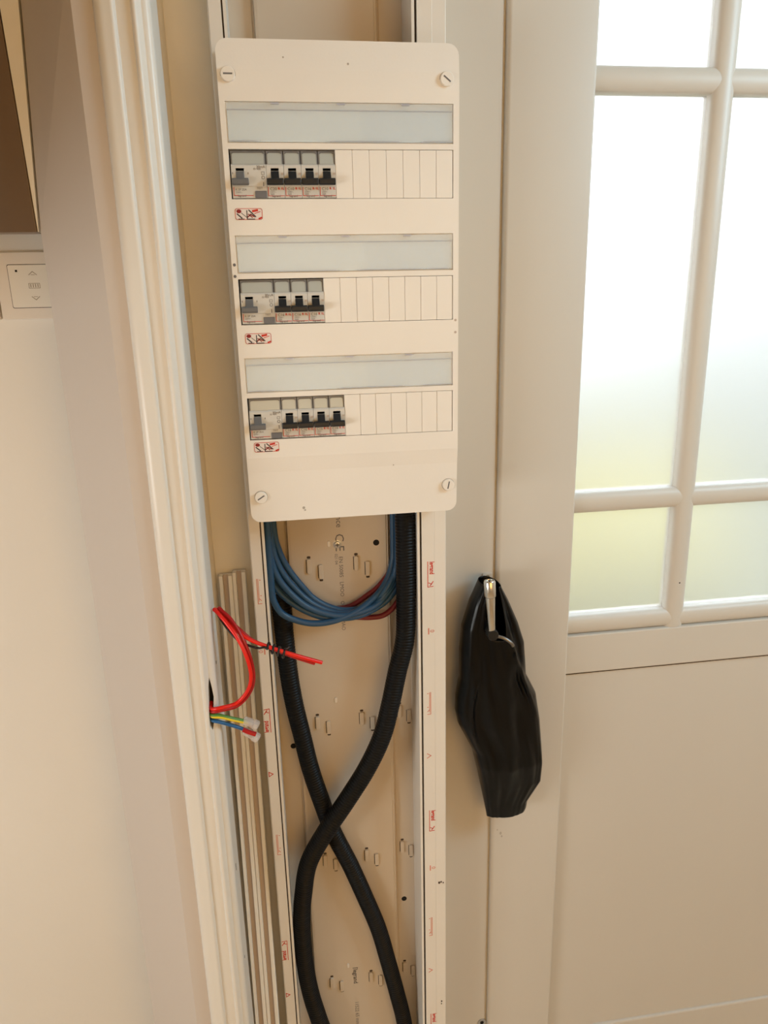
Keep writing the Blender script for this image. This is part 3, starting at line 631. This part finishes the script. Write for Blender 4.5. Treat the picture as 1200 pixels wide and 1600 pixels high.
# ---------------------------------------------------------------- loose wires from the hole in the casing
GW = 'loose wires from the casing hole'
rA = [(-0.1062, 0.793, 1.0470), (-0.1046, 0.7810, 1.0455), (-0.0930, 0.777, 1.0480), (-0.0754, 0.784, 1.0482), (-0.0611, 0.782, 1.0647), (-0.0556, 0.777, 1.0855), (-0.0583, 0.777, 1.109), (-0.0671, 0.782, 1.1319), (-0.0787, 0.790, 1.1486), (-0.0895, 0.799, 1.1600), (-0.0935, 0.804, 1.1620),
      (-0.0905, 0.806, 1.1600), (-0.0840, 0.802, 1.1530), (-0.0721, 0.793, 1.1415), (-0.0544, 0.786, 1.1285), (-0.0329, 0.786, 1.1170), (-0.0036, 0.786, 1.1036), (0.0287, 0.791, 1.0877)]
rB = [(-0.1064, 0.793, 1.0420), (-0.1048, 0.7815, 1.0415), (-0.0932, 0.779, 1.0435), (-0.0748, 0.788, 1.0425), (-0.0595, 0.788, 1.0583), (-0.0530, 0.782, 1.0809), (-0.0552, 0.782, 1.1079), (-0.0635, 0.787, 1.1326), (-0.0750, 0.796, 1.1519), (-0.0850, 0.803, 1.1600), (-0.0880, 0.807, 1.1620),
      (-0.0860, 0.808, 1.1590), (-0.0760, 0.800, 1.1480), (-0.0640, 0.793, 1.1370), (-0.0508, 0.790, 1.1250), (-0.0293, 0.790, 1.1125), (-0.0035, 0.790, 1.0990), (0.0200, 0.792, 1.0870)]
cable('red_wire', rA, 0.0023, M['rwire'], 'bright red wire looping from casing hole, the one with the longer cut end', 'wire', GW, 8)
cable('red_wire', rB, 0.0023, M['rwire2'], 'deeper red wire behind the bright one, with the shorter cut end', 'wire', GW, 8)
bk = [(-0.0930, 0.809, 1.1590), (-0.0823, 0.800, 1.1420), (-0.0679, 0.789, 1.1272), (-0.0475, 0.784, 1.1180), (-0.0380, 0.7815, 1.1190)]
for i in range(0, 40):
    a = i*pi/6; s = i/39; bk.append((-0.0345 + 0.0200*s, 0.788 + 0.0055*cos(a+pi), 1.1160 - 0.0105*s + 0.0055*sin(a)))
bk += [(-0.0120, 0.785, 1.1130), (-0.0085, 0.784, 1.1155)]
cable('tie_wire', bk, 0.0014, M['bwire'], 'black wire wound round the two red wires like a tie', 'wire', GW, 3)
gy = [(-0.1066, 0.793, 1.0370), (-0.1052, 0.7810, 1.0370), (-0.0948, 0.779, 1.0360), (-0.0804, 0.781, 1.0292), (-0.0640, 0.787, 1.0195)]
g = cable('earth_wire', gy, 0.0023, M['greenw'], 'green and yellow earth wire ending in a clear connector', 'wire', GW)
cable('yellow_stripe', [(x, y-0.0012, z-0.0012) for x, y, z in gy], 0.0017, M['yellow'], '', '', None).parent = g
ys_ = g.children[0]
for kk in ('label', 'category'): del ys_[kk]
cable('blue_wire', [(-0.1066, 0.793, 1.0300), (-0.1056, 0.7815, 1.0300), (-0.0955, 0.779, 1.0275), (-0.0817, 0.784, 1.0180), (-0.0655, 0.787, 1.0075)], 0.0023, M['bluew'], 'blue wire below the earth wire, ending in a clear connector', 'wire', GW)
def connector(a, b, r, label):
    a, b = Vector(a), Vector(b); d = (b-a); L = d.length
    t = empty('wire_connector', a, label, 'connector', 'clear connectors on the loose wires')
    bm = bmesh.new(); lathe(bm, a, d, [(0, r*0.8), (0.002, r), (L*0.62, r), (L*0.66, r*1.18), (L-0.0015, r*1.18), (L, r*0.9)], 10); link('clear_housing', bm, M['cap'], t, smooth=30)
    bm = bmesh.new(); dn = d.normalized(); lathe(bm, a+dn*0.003, d, [(0, r*0.42), (L*0.75, r*0.42)], 8); link('metal_clip', bm, M['steel'], t)
    return t
connector((-0.0697, 0.787, 1.0228), (-0.0520, 0.784, 1.0140), 0.0053, 'upper clear plastic connector on the earth wire end')
connector((-0.0700, 0.786, 1.0090), (-0.0530, 0.783, 0.9972), 0.0053, 'lower clear plastic connector on the blue wire end')
cable('red_stub', [(-0.0705, 0.7800, 1.0140), (-0.0640, 0.7785, 1.0108), (-0.0555, 0.7778, 1.0070)], 0.0028, M['rwire2'], 'short red wire stub lying between the two clear connectors', 'wire', GW)

# ---------------------------------------------------------------- handle and black bag by the door
hn = empty('upright_handle', (0.2570, 0.93, 1.08), 'upright chrome handle poking out of the black bag beside the door', 'handle')
bm = bmesh.new(); ax = Vector((-0.003, 0.006, 0.075))
lathe(bm, (0.2598, 0.855, 1.0765), ax, [(0, 0.0040), (0.002, 0.0046), (0.044, 0.0062), (0.0495, 0.0063), (0.0497, 0.0058), (0.0505, 0.0058)], 28); link('shaft', bm, M['chrome'], hn, smooth=35)
bm = bmesh.new(); c0 = Vector((0.2598, 0.855, 1.0765)) + ax.normalized()*0.0505
lathe(bm, c0, ax, [(0, 0.0072), (0.0010, 0.0076), (0.0205, 0.0078), (0.0222, 0.0070), (0.0224, 0.0058), (0.0214, 0.0056)], 28); e = link('end_cap', bm, M['chrome'], hn, smooth=30)
bm = bmesh.new(); lathe(bm, c0 + ax.normalized()*0.0216, ax, [(0, 0.0012), (0.0004, 0.0012)], 10); link('cap_hole', bm, M['hole'], e)
bm = bmesh.new(); lathe(bm, (0.2606, 0.850, 1.0735), (0, 1, 0), [(0, 0.0070), (0.002, 0.0078), (0.012, 0.0078), (0.014, 0.0055), (0.0745, 0.0055), (0.075, 0.013), (0.0758, 0.013)], 24); link('pivot', bm, M['pivot'], hn, smooth=35)
bm = bmesh.new(); tube(bm, spline([(0.2600, 0.858, 1.0700), (0.2680, 0.856, 1.0695), (0.2770, 0.853, 1.0670), (0.2850, 0.851, 1.0610), (0.2885, 0.851, 1.0555)], 8), 0.0024, 10); link('side_arm', bm, M['chromed'], hn, smooth=50)
bag = bmesh.new()
Lp = [(0.7800, 0.2600), (0.7870, 0.2590), (0.8207, 0.2525), (0.8600, 0.2450), (0.8947, 0.2372), (0.9200, 0.2255), (0.9403, 0.2158), (0.9600, 0.2122), (0.9800, 0.2130), (1.0094, 0.2180), (1.0500, 0.2180), (1.0854, 0.2209), (1.1200, 0.2315), (1.1458, 0.2438), (1.1600, 0.2490)]
Rp = [(0.7780, 0.3150), (0.7870, 0.3185), (0.8007, 0.3200), (0.8200, 0.3300), (0.8365, 0.3382), (0.8688, 0.3385), (0.9000, 0.3360), (0.9374, 0.3320), (0.9787, 0.3250), (0.9950, 0.3170), (1.0099, 0.3095), (1.0587, 0.3055), (1.0880, 0.2960), (1.1218, 0.2815), (1.1400, 0.2720), (1.1600, 0.2660)]
def itp(T, z):
    if z <= T[0][0]: return T[0][1]
    for (a, va), (b, vb) in zip(T, T[1:]):
        if z <= b: return va + (vb-va)*(z-a)/(b-a)
    return T[-1][1]
NA, NZ = 160, 130; grid = []
for j in range(NZ+1):
    t = j/NZ; ring = []
    for i in range(NA):
        th = 2*pi*i/NA                      # th = 0 right, pi/2 towards the viewer
        front = max(0.0, sin(th)); f = front**0.55
        notch = math.exp(-((cos(th)-0.06)/0.40)**4)*f
        zt_ = 1.147 - 0.074*notch - 0.004*max(0, cos(th))
        z = 0.7795 + t*(zt_-0.7795)
        z += 0.0015*sin(3*th)*(1-t)
        xl, xr = itp(Lp, z), itp(Rp, z); cx = (xl+xr)/2; hx = (xr-xl)/2
        g_ = min(1, (z-0.774)/0.10); dep = 0.006 + 0.024*g_
        if z > 1.03: dep *= 1 - 0.30*min(1, (z-1.03)/0.12)
        nz = noise.noise(Vector((cos(th)*2.2, sin(th)*2.2, z*9)))*0.20 + noise.noise(Vector((cos(th)*5, sin(th)*5, z*16+4)))*0.12
        fold = 0.09*sin(6*th + 5*z + 2*noise.noise(Vector((z*10, 1, 2))))*min(1, t*3)
        s_ = sin(th); c_ = cos(th)
        x = cx + hx*math.copysign(abs(c_)**0.85, c_)
        y = 0.8945 - dep*math.copysign(abs(s_)**0.8, s_)*(1 + (nz+fold)*(1 if s_ > 0 else 0.0))
        if s_ > 0:      # two sharp pleats in the film
            y -= 0.0055*math.exp(-((x-(0.284+(1.058-z)*0.36))/0.0035)**2)*max(0, min(1, (1.064-z)/0.01, (z-0.945)/0.04))
            y -= 0.0045*math.exp(-((x-(0.2300+3.0*(z-0.965)**2))/0.0030)**2)*max(0, min(1, (1.02-z)/0.03, (z-0.90)/0.03))
        K = 1.036      # the film hangs a little behind the handle
        ring.append(bag.verts.new((x*K, min(y, 0.9225), 1.5 + (z-1.5)*K)))
    grid.append(ring)
for a, b in zip(grid, grid[1:]):
    for i in range(NA): bag.faces.new((a[i], a[(i+1) % NA], b[(i+1) % NA], b[i]))
bag.faces.new(grid[0])
bo = link('plastic_bag', bag, M['bag'], smooth=55)
sd = bo.modifiers.new('thickness', 'SOLIDIFY'); sd.thickness = 0.0007; sd.offset = 0
tag(bo, 'black plastic bag hanging from the chrome handle beside the door', 'bag')
kp = empty('keeper_plate', (0.2745, 0.931, 1.127), 'small cream keeper plate with one screw above the chrome handle', 'plate')
link('plate', PR(rrect(0.2672, 0.2812, 1.1205, 1.1325, 0.001, 3), 0.9285, 0.931, 'y'), M['door'], kp, bevel=0.0005)
bm = bmesh.new(); lathe(bm, (0.2742, 0.9288, 1.1272), (0, -1, 0), [(0, 0.0030), (0.0010, 0.0028), (0.0014, 0.0018)], 16); s = link('screw', bm, M['chromed'], kp, smooth=30)
fs = bmesh.new(); lathe(fs, (0.2780, 0.9305, 0.2985), (0, -1, 0), [(0, 0.0075), (0.0008, 0.0075), (0.0010, 0.0045), (0.0006, 0.0035)], 18)
fsx = tag(link('frame_screw', fs, M['steel'], smooth=30), 'screw head low on the door frame at the bottom photo edge', 'screw')
bm = bmesh.new(); disc(bm, (0.2780, 0.9296, 0.2985), (0, -1, 0), 0.0032, 0.0003); link('screw_slot', bm, M['hole'], fsx)
# scuffs on frame and door edge
for x, z, a in ((0.3015, 0.692, 0.0030), (0.3035, 0.686, 0.0022), (0.2960, 0.699, 0.0016)):
    bm = bmesh.new(); prism(bm, [(x + a*0.6*cos(t), z + a*sin(t)) for t in [i*pi/4 for i in range(8)]], 0.9248, 0.926, 'y')
    link('scuff_mark', bm, M['scuff'], door)
